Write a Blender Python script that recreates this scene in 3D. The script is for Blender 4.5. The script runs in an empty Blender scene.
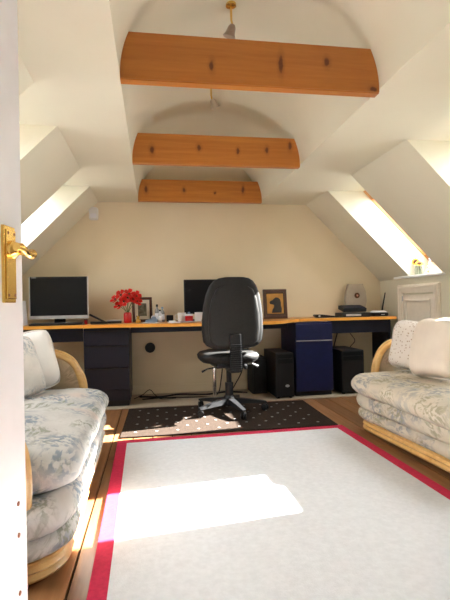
import bpy, bmesh, math, random
from mathutils import Vector, Matrix
random.seed(7)
PI = math.pi
scene = bpy.context.scene
C = scene.collection

# ------------------------------------------------------------------ camera
HC = 0.92
F_PX = 453.5
yaw, pitch, roll = [math.radians(a) for a in (9.0, 0.35, 1.17)]
fw = Vector((math.sin(yaw)*math.cos(pitch), math.cos(yaw)*math.cos(pitch), math.sin(pitch)))
rt = Vector((math.cos(yaw), -math.sin(yaw), 0))
up = rt.cross(fw)
rt2 = rt*math.cos(roll) - up*math.sin(roll)
up2 = up*math.cos(roll) + rt*math.sin(roll)
cam_d = bpy.data.cameras.new('camera')
cam = bpy.data.objects.new('camera', cam_d); C.objects.link(cam)
m = Matrix((rt2, up2, -fw)).transposed().to_4x4()
m.translation = (0, 0, HC)
cam.matrix_world = m
cam_d.sensor_fit = 'VERTICAL'; cam_d.sensor_height = 36.0
cam_d.lens = 36.0*F_PX/600.0
cam_d.clip_start = 0.02
scene.camera = cam

# ------------------------------------------------------------------ world, sun, exposure
w = bpy.data.worlds.new('hazy_sky'); scene.world = w; w.use_nodes = True
bg = w.node_tree.nodes['Background']
bg.inputs[0].default_value = (0.885, 0.945, 1.0, 1); bg.inputs[1].default_value = 13.0
sun_d = bpy.data.lights.new('sun', 'SUN'); sun_d.energy = 95.0; sun_d.angle = math.radians(0.6)
sun_d.color = (1.0, 0.975, 0.93)
sun = bpy.data.objects.new('sun', sun_d); C.objects.link(sun)
SUN_DIR = Vector((-1.47, -0.27, -1.0)).normalized()
sun.rotation_euler = SUN_DIR.to_track_quat('-Z', 'Y').to_euler()
sun.location = (8, 3, 6)
vs = scene.view_settings
vs.view_transform = 'Standard'; vs.look = 'None'; vs.gamma = 1.0; vs.use_curve_mapping = False
vs.exposure = 0.5

# ------------------------------------------------------------------ materials
def nodes_of(name):
    mt = bpy.data.materials.new(name); mt.use_nodes = True
    nt = mt.node_tree
    return mt, nt, nt.nodes['Principled BSDF']
def setp(b, rough=.5, metal=0, spec=None, coat=0):
    b.inputs['Roughness'].default_value = rough; b.inputs['Metallic'].default_value = metal
    if spec is not None: b.inputs['Specular IOR Level'].default_value = spec
    if coat: b.inputs['Coat Weight'].default_value = coat
def coords(nt, scale=(1,1,1), rot=(0,0,0), kind='Object'):
    tc = nt.nodes.new('ShaderNodeTexCoord'); mp = nt.nodes.new('ShaderNodeMapping')
    mp.inputs['Scale'].default_value = scale; mp.inputs['Rotation'].default_value = rot
    nt.links.new(tc.outputs[kind], mp.inputs['Vector']); return mp.outputs['Vector']
def noise(nt, vec, scale, detail=3, rough=.5, dist=0):
    n = nt.nodes.new('ShaderNodeTexNoise'); n.inputs['Scale'].default_value = scale
    n.inputs['Detail'].default_value = detail; n.inputs['Roughness'].default_value = rough
    n.inputs['Distortion'].default_value = dist
    nt.links.new(vec, n.inputs['Vector']); return n.outputs['Fac']
def ramp(nt, fac, stops):
    r = nt.nodes.new('ShaderNodeValToRGB'); e = r.color_ramp.elements
    while len(e) < len(stops): e.new(0.5)
    for el, (p, c) in zip(e, stops):
        el.position = p; el.color = (*c, 1) if len(c) == 3 else c
    nt.links.new(fac, r.inputs['Fac']); return r.outputs['Color']
def mix(nt, fac, a, b, mode='MIX'):
    n = nt.nodes.new('ShaderNodeMix'); n.data_type = 'RGBA'; n.blend_type = mode
    for sock, v in ((n.inputs['Factor'], fac), (n.inputs['A'], a), (n.inputs['B'], b)):
        if isinstance(v, (tuple, float, int)):
            sock.default_value = (*v, 1) if isinstance(v, tuple) else v
        else: nt.links.new(v, sock)
    return n.outputs['Result']
def math_(nt, op, a, b=None):
    n = nt.nodes.new('ShaderNodeMath'); n.operation = op
    for i, v in enumerate((a, b)):
        if v is None: continue
        if isinstance(v, (int, float)): n.inputs[i].default_value = v
        else: nt.links.new(v, n.inputs[i])
    return n.outputs[0]
def bump(nt, b, h, strength=.2, dist=.01):
    n = nt.nodes.new('ShaderNodeBump'); n.inputs['Strength'].default_value = strength
    n.inputs['Distance'].default_value = dist
    nt.links.new(h, n.inputs['Height']); nt.links.new(n.outputs['Normal'], b.inputs['Normal'])
def plain(name, col, rough=.5, metal=0, var=.08, scale=18, bmp=0, spec=None, coat=0, kind='Object'):
    mt, nt, b = nodes_of(name); setp(b, rough, metal, spec, coat)
    v = coords(nt, kind=kind); f = noise(nt, v, scale)
    lo = tuple(max(0, c*(1-var)) for c in col); hi = tuple(min(1, c*(1+var)) for c in col)
    nt.links.new(ramp(nt, f, [(.3, lo), (.7, hi)]), b.inputs['Base Color'])
    if bmp: bump(nt, b, noise(nt, v, scale*4, 4), bmp, .004)
    return mt
def wood(name, dark, light, axis='X', scale=1.0, rough=.45, knots=0, knotcol=(.12,.03,.008), coat=0, spots=None):
    mt, nt, b = nodes_of(name); setp(b, rough, coat=coat)
    k = {'X': (.06, 1, 1), 'Y': (1, .06, 1), 'Z': (1, 1, .06)}[axis]
    tc = nt.nodes.new('ShaderNodeTexCoord'); oi = nt.nodes.new('ShaderNodeObjectInfo')
    ad = nt.nodes.new('ShaderNodeVectorMath'); ad.operation = 'MULTIPLY_ADD'
    cb = nt.nodes.new('ShaderNodeCombineXYZ')
    for i in range(3): nt.links.new(oi.outputs['Random'], cb.inputs[i])
    nt.links.new(cb.outputs[0], ad.inputs[0]); ad.inputs[1].default_value = (37, 23, 51)
    nt.links.new(tc.outputs['Object'], ad.inputs[2])
    mp = nt.nodes.new('ShaderNodeMapping'); mp.inputs['Scale'].default_value = k
    nt.links.new(ad.outputs[0], mp.inputs['Vector'])
    g = noise(nt, mp.outputs[0], 42*scale, 5, .6, .4)
    g2 = noise(nt, mp.outputs[0], 9*scale, 2, .5, .8)
    f = math_(nt, 'ADD', math_(nt, 'MULTIPLY', g, .6), math_(nt, 'MULTIPLY', g2, .4))
    col = ramp(nt, f, [(.3, dark), (.68, light)])
    tone = math_(nt, 'ADD', math_(nt, 'MULTIPLY', oi.outputs['Random'], .5 if axis == 'Y' else .2), .72 if axis == 'Y' else .9)
    tn = nt.nodes.new('ShaderNodeVectorMath'); tn.operation = 'SCALE'
    nt.links.new(col, tn.inputs[0]); nt.links.new(tone, tn.inputs['Scale']); col = tn.outputs[0]
    if knots:
        mk = nt.nodes.new('ShaderNodeMapping')
        ks = {'X': (1, 0, .42), 'Y': (1, .45, 0), 'Z': (1, 1, .5)}[axis]
        mk.inputs['Scale'].default_value = ks; nt.links.new(ad.outputs[0], mk.inputs['Vector'])
        vo = nt.nodes.new('ShaderNodeTexVoronoi'); vo.inputs['Scale'].default_value = knots
        vo.inputs['Randomness'].default_value = .8
        nt.links.new(mk.outputs[0], vo.inputs['Vector'])
        wob = math_(nt, 'ADD', vo.outputs['Distance'], math_(nt, 'MULTIPLY', noise(nt, ad.outputs[0], 30, 2), .06))
        col = mix(nt, ramp(nt, wob, [(.10, (1,1,1)), (.13, (.6,.6,.6)), (.20, (0,0,0))]), col, knotcol)
    if spots:
        nz = nt.nodes.new('ShaderNodeTexNoise'); nz.inputs['Scale'].default_value = 22.0; nt.links.new(tc.outputs['Object'], nz.inputs['Vector'])
        wp = nt.nodes.new('ShaderNodeVectorMath'); wp.operation = 'MULTIPLY_ADD'; wp.inputs[1].default_value = (.022, 0, .022)
        nt.links.new(nz.outputs['Color'], wp.inputs[0]); nt.links.new(tc.outputs['Object'], wp.inputs[2]); dmin = None
        for (kx_, kz_, kw_, kh_) in spots:
            sb = nt.nodes.new('ShaderNodeVectorMath'); sb.operation = 'SUBTRACT'; sb.inputs[1].default_value = (kx_+.011, 0, kz_+.011)
            nt.links.new(wp.outputs[0], sb.inputs[0])
            sc_ = nt.nodes.new('ShaderNodeVectorMath'); sc_.operation = 'MULTIPLY'; sc_.inputs[1].default_value = (1/kw_, 0, 1/kh_)
            nt.links.new(sb.outputs[0], sc_.inputs[0])
            ln = nt.nodes.new('ShaderNodeVectorMath'); ln.operation = 'LENGTH'; nt.links.new(sc_.outputs[0], ln.inputs[0])
            dmin = ln.outputs['Value'] if dmin is None else math_(nt, 'MINIMUM', dmin, ln.outputs['Value'])
        col = mix(nt, ramp(nt, math_(nt, 'MULTIPLY', dmin, .33), [(.22, (.95,.95,.95)), (.34, (.6,.6,.6)), (.42, (.25,.25,.25)), (.85, (0,0,0))]), col, knotcol)
    nt.links.new(col, b.inputs['Base Color'])
    bump(nt, b, g, .08, .002)
    return mt
def fabric_leaf(name, cream, blue, green, rot=0, cover=.30):
    mt, nt, b = nodes_of(name); setp(b, .9, spec=.15)
    v = coords(nt, rot=(0, 0, rot))
    # painted leaf sprays: every patch holds elongated blades running its own way
    wz = nt.nodes.new('ShaderNodeTexNoise'); wz.inputs['Scale'].default_value = 4.0
    nt.links.new(v, wz.inputs['Vector'])
    vm = nt.nodes.new('ShaderNodeVectorMath'); vm.operation = 'MULTIPLY_ADD'
    nt.links.new(wz.outputs['Color'], vm.inputs[0]); vm.inputs[1].default_value = (.16, .16, .16); nt.links.new(v, vm.inputs[2])
    def sprays(cell, ax, stretch, th, off):
        mp = nt.nodes.new('ShaderNodeMapping'); mp.inputs['Location'].default_value = (off, off*.7, off*1.3)
        nt.links.new(vm.outputs[0], mp.inputs['Vector'])
        vo = nt.nodes.new('ShaderNodeTexVoronoi'); vo.inputs['Scale'].default_value = cell
        nt.links.new(mp.outputs[0], vo.inputs['Vector'])
        sp = nt.nodes.new('ShaderNodeSeparateColor'); nt.links.new(vo.outputs['Color'], sp.inputs[0])
        vr = nt.nodes.new('ShaderNodeVectorRotate'); vr.inputs['Axis'].default_value = ax
        nt.links.new(mp.outputs[0], vr.inputs['Vector'])
        nt.links.new(math_(nt, 'MULTIPLY', sp.outputs[0], 6.28), vr.inputs['Angle'])
        st = nt.nodes.new('ShaderNodeMapping'); st.inputs['Scale'].default_value = stretch
        nt.links.new(vr.outputs[0], st.inputs['Vector'])
        bl = ramp(nt, noise(nt, st.outputs[0], 1.0, 2, .5, .3), [(th, (0,0,0)), (th+.13, (1,1,1))])
        on = ramp(nt, sp.outputs[1], [(cover, (0,0,0)), (cover+.06, (1,1,1))])
        edge = ramp(nt, vo.outputs['Distance'], [(.35, (1,1,1)), (.65, (0,0,0))])
        return math_(nt, 'MULTIPLY', math_(nt, 'MULTIPLY', bl, on), edge)
    col = mix(nt, ramp(nt, noise(nt, v, 5, 3), [(.35, (0,0,0)), (.7, (1,1,1))]), cream, tuple(c*.82 for c in cream))
    col = mix(nt, ramp(nt, noise(nt, v, 4.3, 1), [(.56, (0,0,0)), (.68, (.45,.45,.45))]), col, (.62,.45,.36))
    col = mix(nt, math_(nt, 'MULTIPLY', sprays(5.5, (0, .6, .8), (9, 48, 48), .44, 0), .85), col, blue)
    col = mix(nt, math_(nt, 'MULTIPLY', sprays(6.5, (0, .8, .6), (10, 55, 55), .46, 3.3), .8), col, green)
    nt.links.new(col, b.inputs['Base Color'])
    h = math_(nt, 'ADD', noise(nt, v, 7, 3, .6, .6), math_(nt, 'MULTIPLY', noise(nt, v, 260, 1), .05))
    bump(nt, b, h, .55, .035)
    return mt

M = {}
M['plaster'] = plain('plaster_warm_white', (.717, .677, .54), .85, var=.025, scale=2.2, bmp=.05, spec=.2)
M['wallback'] = plain('plaster_back_wall', (.78, .67, .485), .85, var=.03, scale=2.0, bmp=.05, spec=.2)
M['white'] = plain('white_gloss_paint', (.86, .87, .88), .35, var=.02)
M['joinery'] = plain('cream_joinery_paint', (.80, .725, .62), .45, var=.03)
KNOTS = [[(-.207, 2.029, .010, .022), (.127, 2.060, .010, .040), (.359, 2.084, .012, .018), (.600, 1.962, .016, .010)],
         [(-.488, 2.041, .013, .026), (-.144, 2.067, .013, .020), (.148, 2.054, .010, .022), (.372, 2.069, .010, .022), (.553, 2.105, .013, .028)], [(-.549, 2.066, .014, .030), (-.173, 2.063, .013, .022), (.433, 2.075, .012, .035), (.142, 2.040, .010, .014)]]
BEAM = [wood('pine_beam', (.38, .120, .018), (.54, .205, .036), 'X', 1.0, .42, spots=k, knotcol=(.11, .025, .006)) for k in KNOTS]
M['pineframe'] = wood('pine_window', (.42, .15, .035), (.58, .27, .08), 'Y', 1.0, .4)
M['plank'] = wood('floor_plank', (.16, .066, .024), (.37, .18, .075), 'Y', .8, .38, knots=2.3, knotcol=(.07,.025,.01))
M['gap'] = plain('floor_gap', (.035, .02, .012), .9)
M['desktop'] = wood('desk_wood', (.50, .19, .035), (.66, .31, .07), 'X', .7, .35)
M['band'] = wood('desk_edge', (.66, .27, .035), (.80, .38, .06), 'X', .7, .35)
M['navy'] = plain('navy_laminate', (.008, .010, .022), .42, spec=.25, var=.1)
M['navyblue'] = plain('blue_laminate', (.008, .012, .058), .42, spec=.25, var=.12)
M['black'] = plain('black_plastic', (.010, .010, .011), .45, spec=.3, var=.15)
M['blacksoft'] = plain('black_matte', (.02, .019, .018), .75, var=.2, scale=60, bmp=.1)
M['screen'] = plain('dark_screen', (.007, .0075, .009), .35, var=.1, spec=.2)
M['silver'] = plain('silver_plastic', (.50, .50, .51), .35, metal=.3)
M['chrome'] = plain('chrome', (.75, .75, .75), .12, metal=1.0, var=.02)
M['brass'] = plain('brass', (.80, .53, .15), .22, metal=1.0, var=.06)
M['chairfab'] = plain('charcoal_chair_fabric', (.012, .0115, .011), .55, spec=.3, var=.2, scale=90, bmp=.12)
M['cane'] = wood('cane_frame', (.62, .34, .10), (.80, .52, .21), 'Y', .9, .35, coat=.3)
M['leafL'] = fabric_leaf('leaf_fabric', (.60, .58, .55), (.20, .245, .30), (.25, .26, .20), 0, .2)
M['leafR'] = fabric_leaf('leaf_fabric_warm', (.62, .545, .435), (.27, .28, .29), (.30, .28, .19), .4, .25)
M['armfab'] = fabric_leaf('arm_fabric', (.52, .40, .26), (.36, .34, .28), (.30, .24, .16), .7)
M['pillowleaf'] = fabric_leaf('pillow_leaf', (.80, .77, .72), (.20, .27, .36), (.36, .41, .45), 1.1, .02)
M['pillow'] = plain('cream_pillow_fabric', (.74, .65, .55), .9, var=.05, scale=8, bmp=.15, spec=.1)
M['pillowwhite'] = plain('white_pillow_fabric', (.82, .79, .75), .9, var=.04, scale=8, bmp=.15, spec=.1)
M['cream_rug'] = plain('cream_wool', (.735, .742, .762), .95, var=.05, scale=45, bmp=.35, spec=.05)
M['rug_red'] = plain('raspberry_binding', (.56, .035, .085), .9, var=.1, scale=60, bmp=.2, spec=.1)
M['dark_rug'] = plain('dark_brown_wool', (.036, .025, .019), .95, var=.25, scale=80, bmp=.3, spec=.05)
M['dot'] = plain('pale_wool', (.22, .21, .20), .95, var=.1, scale=60, spec=.05)
M['mat'] = plain('beige_mat', (.42, .35, .26), .95, var=.06, scale=60, bmp=.2)
M['red'] = plain('red_glaze', (.55, .01, .012), .3, var=.1)
M['petal'] = plain('red_petal', (.88, .022, .014), .6, var=.2, scale=40)
M['stem'] = plain('green_stem', (.10, .16, .05), .6, var=.2)
M['mahogany'] = wood('mahogany', (.035, .011, .006), (.085, .026, .012), 'Z', 1.0, .35)
M['cardmat'] = plain('cream_card', (.72, .66, .55), .8)
M['photo'] = plain('faded_photo_print', (.14, .13, .09), .4, var=.8, scale=28)
M['gold'] = plain('gold_print', (.42, .20, .03), .5, var=.25, scale=14)
M['ornament'] = plain('golden_glaze', (.62, .34, .05), .35, var=.2, scale=30)
M['bluebit'] = plain('blue_plastic', (.22, .32, .45), .4, var=.2)
M['greyglass'] = plain('grey_bottle', (.28, .27, .26), .2, var=.2)
M['paper'] = plain('white_paper', (.80, .80, .84), .8, var=.03)
M['lilac'] = plain('lilac_paper', (.50, .47, .60), .8, var=.06)
M['greige'] = plain('grey_beige_plastic', (.40, .335, .265), .5, var=.05)
M['whiteplastic'] = plain('white_plastic', (.78, .77, .74), .4, var=.02)
M['sunpetal'] = plain('sunflower_yellow', (.85, .48, .02), .6, var=.15)
M['seed'] = plain('sunflower_seed', (.10, .03, .008), .8, var=.3)
M['pink'] = plain('pink_glaze', (.75, .40, .30), .4, var=.1)
M['screw'] = plain('rusty_screw', (.28, .12, .06), .6, metal=.4)
def glass_mat():
    mt = bpy.data.materials.new('window_glass'); mt.use_nodes = True; nt = mt.node_tree
    nt.nodes.clear()
    o = nt.nodes.new('ShaderNodeOutputMaterial'); t = nt.nodes.new('ShaderNodeBsdfTransparent')
    g = nt.nodes.new('ShaderNodeBsdfGlossy'); g.inputs['Roughness'].default_value = .02
    x = nt.nodes.new('ShaderNodeMixShader')
    f = noise(nt, coords(nt), 2.0); fr = math_(nt, 'ADD', math_(nt, 'MULTIPLY', f, .02), .05)
    nt.links.new(fr, x.inputs[0]); nt.links.new(t.outputs[0], x.inputs[1]); nt.links.new(g.outputs[0], x.inputs[2])
    t.inputs[0].default_value = (.95, .96, .96, 1)
    nt.links.new(x.outputs[0], o.inputs['Surface']); return mt
M['glass'] = glass_mat()
def vaseglass():
    mt, nt, b = nodes_of('vase_glass'); setp(b, .12)
    v = coords(nt, (60, 60, 1))
    nt.links.new(ramp(nt, noise(nt, v, 1.0), [(.4, (.22, .27, .18)), (.6, (.55, .58, .48))]), b.inputs['Base Color'])
    b.inputs['Transmission Weight'].default_value = .35
    return mt
M['vaseglass'] = vaseglass()
def dotted():
    mt, nt, b = nodes_of('dotted_pillow'); setp(b, .9, spec=.1)
    v = coords(nt); vo = nt.nodes.new('ShaderNodeTexVoronoi'); vo.inputs['Scale'].default_value = 52
    nt.links.new(v, vo.inputs['Vector'])
    col = mix(nt, ramp(nt, vo.outputs['Distance'], [(.20, (1,1,1)), (.30, (0,0,0))]), (.76, .69, .62), (.46, .34, .25))
    nt.links.new(col, b.inputs['Base Color']); bump(nt, b, noise(nt, v, 9), .3, .01); return mt
M['dotted'] = dotted()

# ------------------------------------------------------------------ helpers
def link(name, me, mat=None, parent=None):
    o = bpy.data.objects.new(name, me); C.objects.link(o)
    if mat is not None and not me.materials: me.materials.append(mat)
    if parent is not None: o.parent = parent
    return o
def mesh(name, bm, mat, parent=None, smooth=False, recalc=True, angle=None):
    if recalc: bmesh.ops.recalc_face_normals(bm, faces=bm.faces)
    me = bpy.data.meshes.new(name); bm.to_mesh(me); bm.free()
    if smooth:
        for p in me.polygons: p.use_smooth = True
        if angle is not None: me.set_sharp_from_angle(angle=math.radians(angle))
    return link(name, me, mat, parent)
def thing(name, label, cat, loc=(0,0,0), rz=0, group=None):
    o = bpy.data.objects.new(name, None); C.objects.link(o)
    o.empty_display_size = .05
    o.location = loc; o.rotation_euler = (0, 0, rz)
    return tag(o, label, cat, group)
def tag(o, label, cat, group=None, kind=None):
    o['label'] = label; o['category'] = cat
    if group: o['group'] = group
    if kind: o['kind'] = kind
    return o
def box(bm, x0, x1, y0, y1, z0, z1, bev=0, mat4=None):
    mm = Matrix.Translation(((x0+x1)/2, (y0+y1)/2, (z0+z1)/2)) @ Matrix.Diagonal((x1-x0, y1-y0, z1-z0, 1))
    r = bmesh.ops.create_cube(bm, size=1, matrix=mm)
    vv = r['verts']
    if bev:
        es = list({e for v in vv for e in v.link_edges})
        rb = bmesh.ops.bevel(bm, geom=es, offset=bev, segments=2, affect='EDGES', profile=.6)
        vv = list({v for f in rb['faces'] for v in f.verts} | {v for v in vv if v.is_valid})
    if mat4 is not None: bmesh.ops.transform(bm, matrix=mat4, verts=[v for v in vv if v.is_valid])
    return bm
def B(*a, **k):
    return box(bmesh.new(), *a, **k)
def tube(bm, pts, rad, n=8, closed=False, caps=True):
    pts = [Vector(p) for p in pts]; rings = []
    if not hasattr(rad, '__len__'): rad = [rad]*len(pts)
    ref = None
    for i, p in enumerate(pts):
        a = pts[i-1] if (i > 0 or closed) else p
        b = pts[(i+1) % len(pts)] if (i < len(pts)-1 or closed) else p
        t = (b-a).normalized()
        if ref is None:
            ref = Vector((0, 0, 1)) if abs(t.z) < .9 else Vector((1, 0, 0))
        s = t.cross(ref).normalized(); q = s.cross(t).normalized(); ref = q
        rings.append([bm.verts.new(p + rad[i]*(math.cos(2*PI*k/n)*s + math.sin(2*PI*k/n)*q)) for k in range(n)])
    m_ = len(rings)
    for i in range(m_ if closed else m_-1):
        r0, r1 = rings[i], rings[(i+1) % m_]
        for k in range(n): bm.faces.new((r0[k], r0[(k+1) % n], r1[(k+1) % n], r1[k]))
    if caps and not closed:
        bm.faces.new(rings[0]); bm.faces.new(rings[-1])
    return bm
def catmull(pts, n=6):
    P = [Vector(p) for p in pts]; P = [P[0]*2-P[1]] + P + [P[-1]*2-P[-2]]; out = []
    for i in range(1, len(P)-2):
        for k in range(n):
            t = k/n; a, b, c, d = P[i-1], P[i], P[i+1], P[i+2]
            out.append(.5*((2*b)+(c-a)*t+(2*a-5*b+4*c-d)*t*t+(3*b-a-3*c+d)*t**3))
    out.append(P[-2]); return out
def lathe(bm, prof, n=20, mat4=None):
    rings = []
    for r, z in prof:
        rings.append([bm.verts.new((max(r, 1e-4)*math.cos(2*PI*k/n), max(r, 1e-4)*math.sin(2*PI*k/n), z)) for k in range(n)])
    for a, b in zip(rings, rings[1:]):
        for k in range(n): bm.faces.new((a[k], a[(k+1) % n], b[(k+1) % n], b[k]))
    bm.faces.new(rings[0]); bm.faces.new(rings[-1])
    if mat4 is not None: bmesh.ops.transform(bm, matrix=mat4, verts=[v for r in rings for v in r])
    return bm
def prism(bm, poly, d0, d1, axis='z'):
    def P(a, b, c): return {'z': (a, b, c), 'y': (a, c, b), 'x': (c, a, b)}[axis]
    A = [bm.verts.new(P(a, b, d0)) for a, b in poly]; Bv = [bm.verts.new(P(a, b, d1)) for a, b in poly]
    bm.faces.new(A); bm.faces.new(Bv)
    n = len(poly)
    for i in range(n): bm.faces.new((A[i], A[(i+1) % n], Bv[(i+1) % n], Bv[i]))
    return bm
def rrect(x0, x1, y0, y1, r, n=7, per=0):
    pts = []
    r = max(.001, min(r, (x1-x0)/2-.001, (y1-y0)/2-.001))
    cs = [(x1-r, y0+r, -PI/2), (x1-r, y1-r, 0), (x0+r, y1-r, PI/2), (x0+r, y0+r, PI)]
    for i, (cx, cy, a0) in enumerate(cs):
        for k in range(n+1):
            a = a0+PI/2*k/n; pts.append((cx+r*math.cos(a), cy+r*math.sin(a)))
        if per:
            nx = cs[(i+1) % 4]; a = nx[2]
            e = (nx[0]+r*math.cos(a), nx[1]+r*math.sin(a)); s = pts[-1]
            for k in range(1, per): pts.append((s[0]+(e[0]-s[0])*k/per, s[1]+(e[1]-s[1])*k/per))
    return pts
def loft(bm, rings):
    R = [[bm.verts.new(p) for p in r] for r in rings]; n = len(R[0])
    for a, b in zip(R, R[1:]):
        for k in range(n): bm.faces.new((a[k], a[(k+1) % n], b[(k+1) % n], b[k]))
    bm.faces.new(R[0]); bm.faces.new(R[-1]); return bm
def soft_noise(bm, amp, sc, seed=0):
    from mathutils import noise as N
    for v in bm.verts:
        p = v.co*sc + Vector((seed*7.3, seed*3.1, seed*1.7))
        v.co += amp*N.noise_vector(p)
def copy_tree(o, parent=None, label=None):
    c = o.copy(); C.objects.link(c)
    if parent is not None:
        c.parent = parent; c.matrix_parent_inverse = o.matrix_parent_inverse.copy()
    if label: c['label'] = label
    for ch in list(o.children): copy_tree(ch, c)
    return c

# ------------------------------------------------------------------ the room
W = 4.725; Y0 = -0.75
KL, KR = -1.37, 2.50; ZK = 1.126; ZF = 1.966; FL, FR = -0.53, 1.66
VL, VR, VB = -0.13, 1.13, 0.55
VC = (VL+VR)/2; VA = (VR-VL)/2
SKY = [(0.86, 1.38), (2.22, 2.74), (3.58, 4.10)]  # first pair is out of view, added to let in more daylight
ZS = 1.15; REC = 0.40

arc = [(VC - VA*math.cos(PI*k/32), ZF + VB*math.sin(PI*k/32)) for k in range(33)]
profile = [(KL, 0), (KL, ZK), (FL, ZF)] + arc + [(FR, ZF), (KR, ZK), (KR, 0)]
for nm, y, side, mt in (('wall_back', W, 'end wall behind the desks', 'wallback'), ('wall_front', Y0, 'end wall behind the doorway', 'plaster')):
    bm = bmesh.new()
    prism(bm, profile, y, y+(.06 if y > 0 else -.06), 'y')
    tag(mesh(nm, bm, M[mt]), 'warm cream plastered gable ' + side, 'wall', kind='structure')
for nm, x, lab in (('wall_left', KL, 'low cream wall behind the left sofa'), ('wall_right', KR, 'low cream wall holding the small cupboard door')):
    s = -1 if x < 0 else 1
    bm = B(min(x, x+.06*s), max(x, x+.06*s), Y0, W, 0, ZK)
    tag(mesh(nm, bm, M['plaster']), lab, 'wall', kind='structure')
# ceiling: slopes with skylight holes, flat strips, barrel vault
bm = bmesh.new()
for (xt, xk) in ((FL, KL), (FR, KR)):
    s = 1 if xk > xt else -1
    xs = xk - s*(ZS-ZK)
    ys = [Y0] + [v for ab in SKY for v in ab] + [W]
    for i in range(len(ys)-1):
        p0 = (xt, ZF) if i % 2 == 0 else (xs, ZS)
        if i % 2 == 0: prism(bm, [p0, (xk, ZK), (xk+s*.03, ZK+.03), (p0[0]+s*.03, p0[1]+.03)], ys[i], ys[i+1], 'y')
        else: prism(bm, [p0, (xk, ZK), (xk+s*.03, ZK), (xs+s*.05, ZS-.021), (xs+s*.03, ZS-.021)], ys[i], ys[i+1], 'y')
prism(bm, [(FL, ZF), (VL, ZF), (VL, ZF+.03), (FL-.03, ZF+.03)], Y0, W, 'y')
prism(bm, [(FR, ZF), (VR, ZF), (VR, ZF+.03), (FR+.03, ZF+.03)], Y0, W, 'y')
ceiling = tag(mesh('ceiling', bm, M['plaster']), 'cream attic ceiling with sloping sides and barrel vault above the beams', 'ceiling', kind='structure')
bm = bmesh.new()
arc2 = [(VC - (VA+.03)*math.cos(PI*k/32), ZF + (VB+.03)*math.sin(PI*k/32)) for k in range(33)]
va = [[bm.verts.new((x, y, z)) for x, z in pr_] for pr_, y in ((arc, Y0), (arc, W), (arc2, W), (arc2, Y0))]
for i in range(4):
    A_, B_ = va[i], va[(i+1) % 4]
    if i in (0, 2):
        for k in range(32): bm.faces.new((A_[k], A_[k+1], B_[k+1], B_[k]))
mesh('vault', bm, M['plaster'], ceiling, smooth=True)
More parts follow.
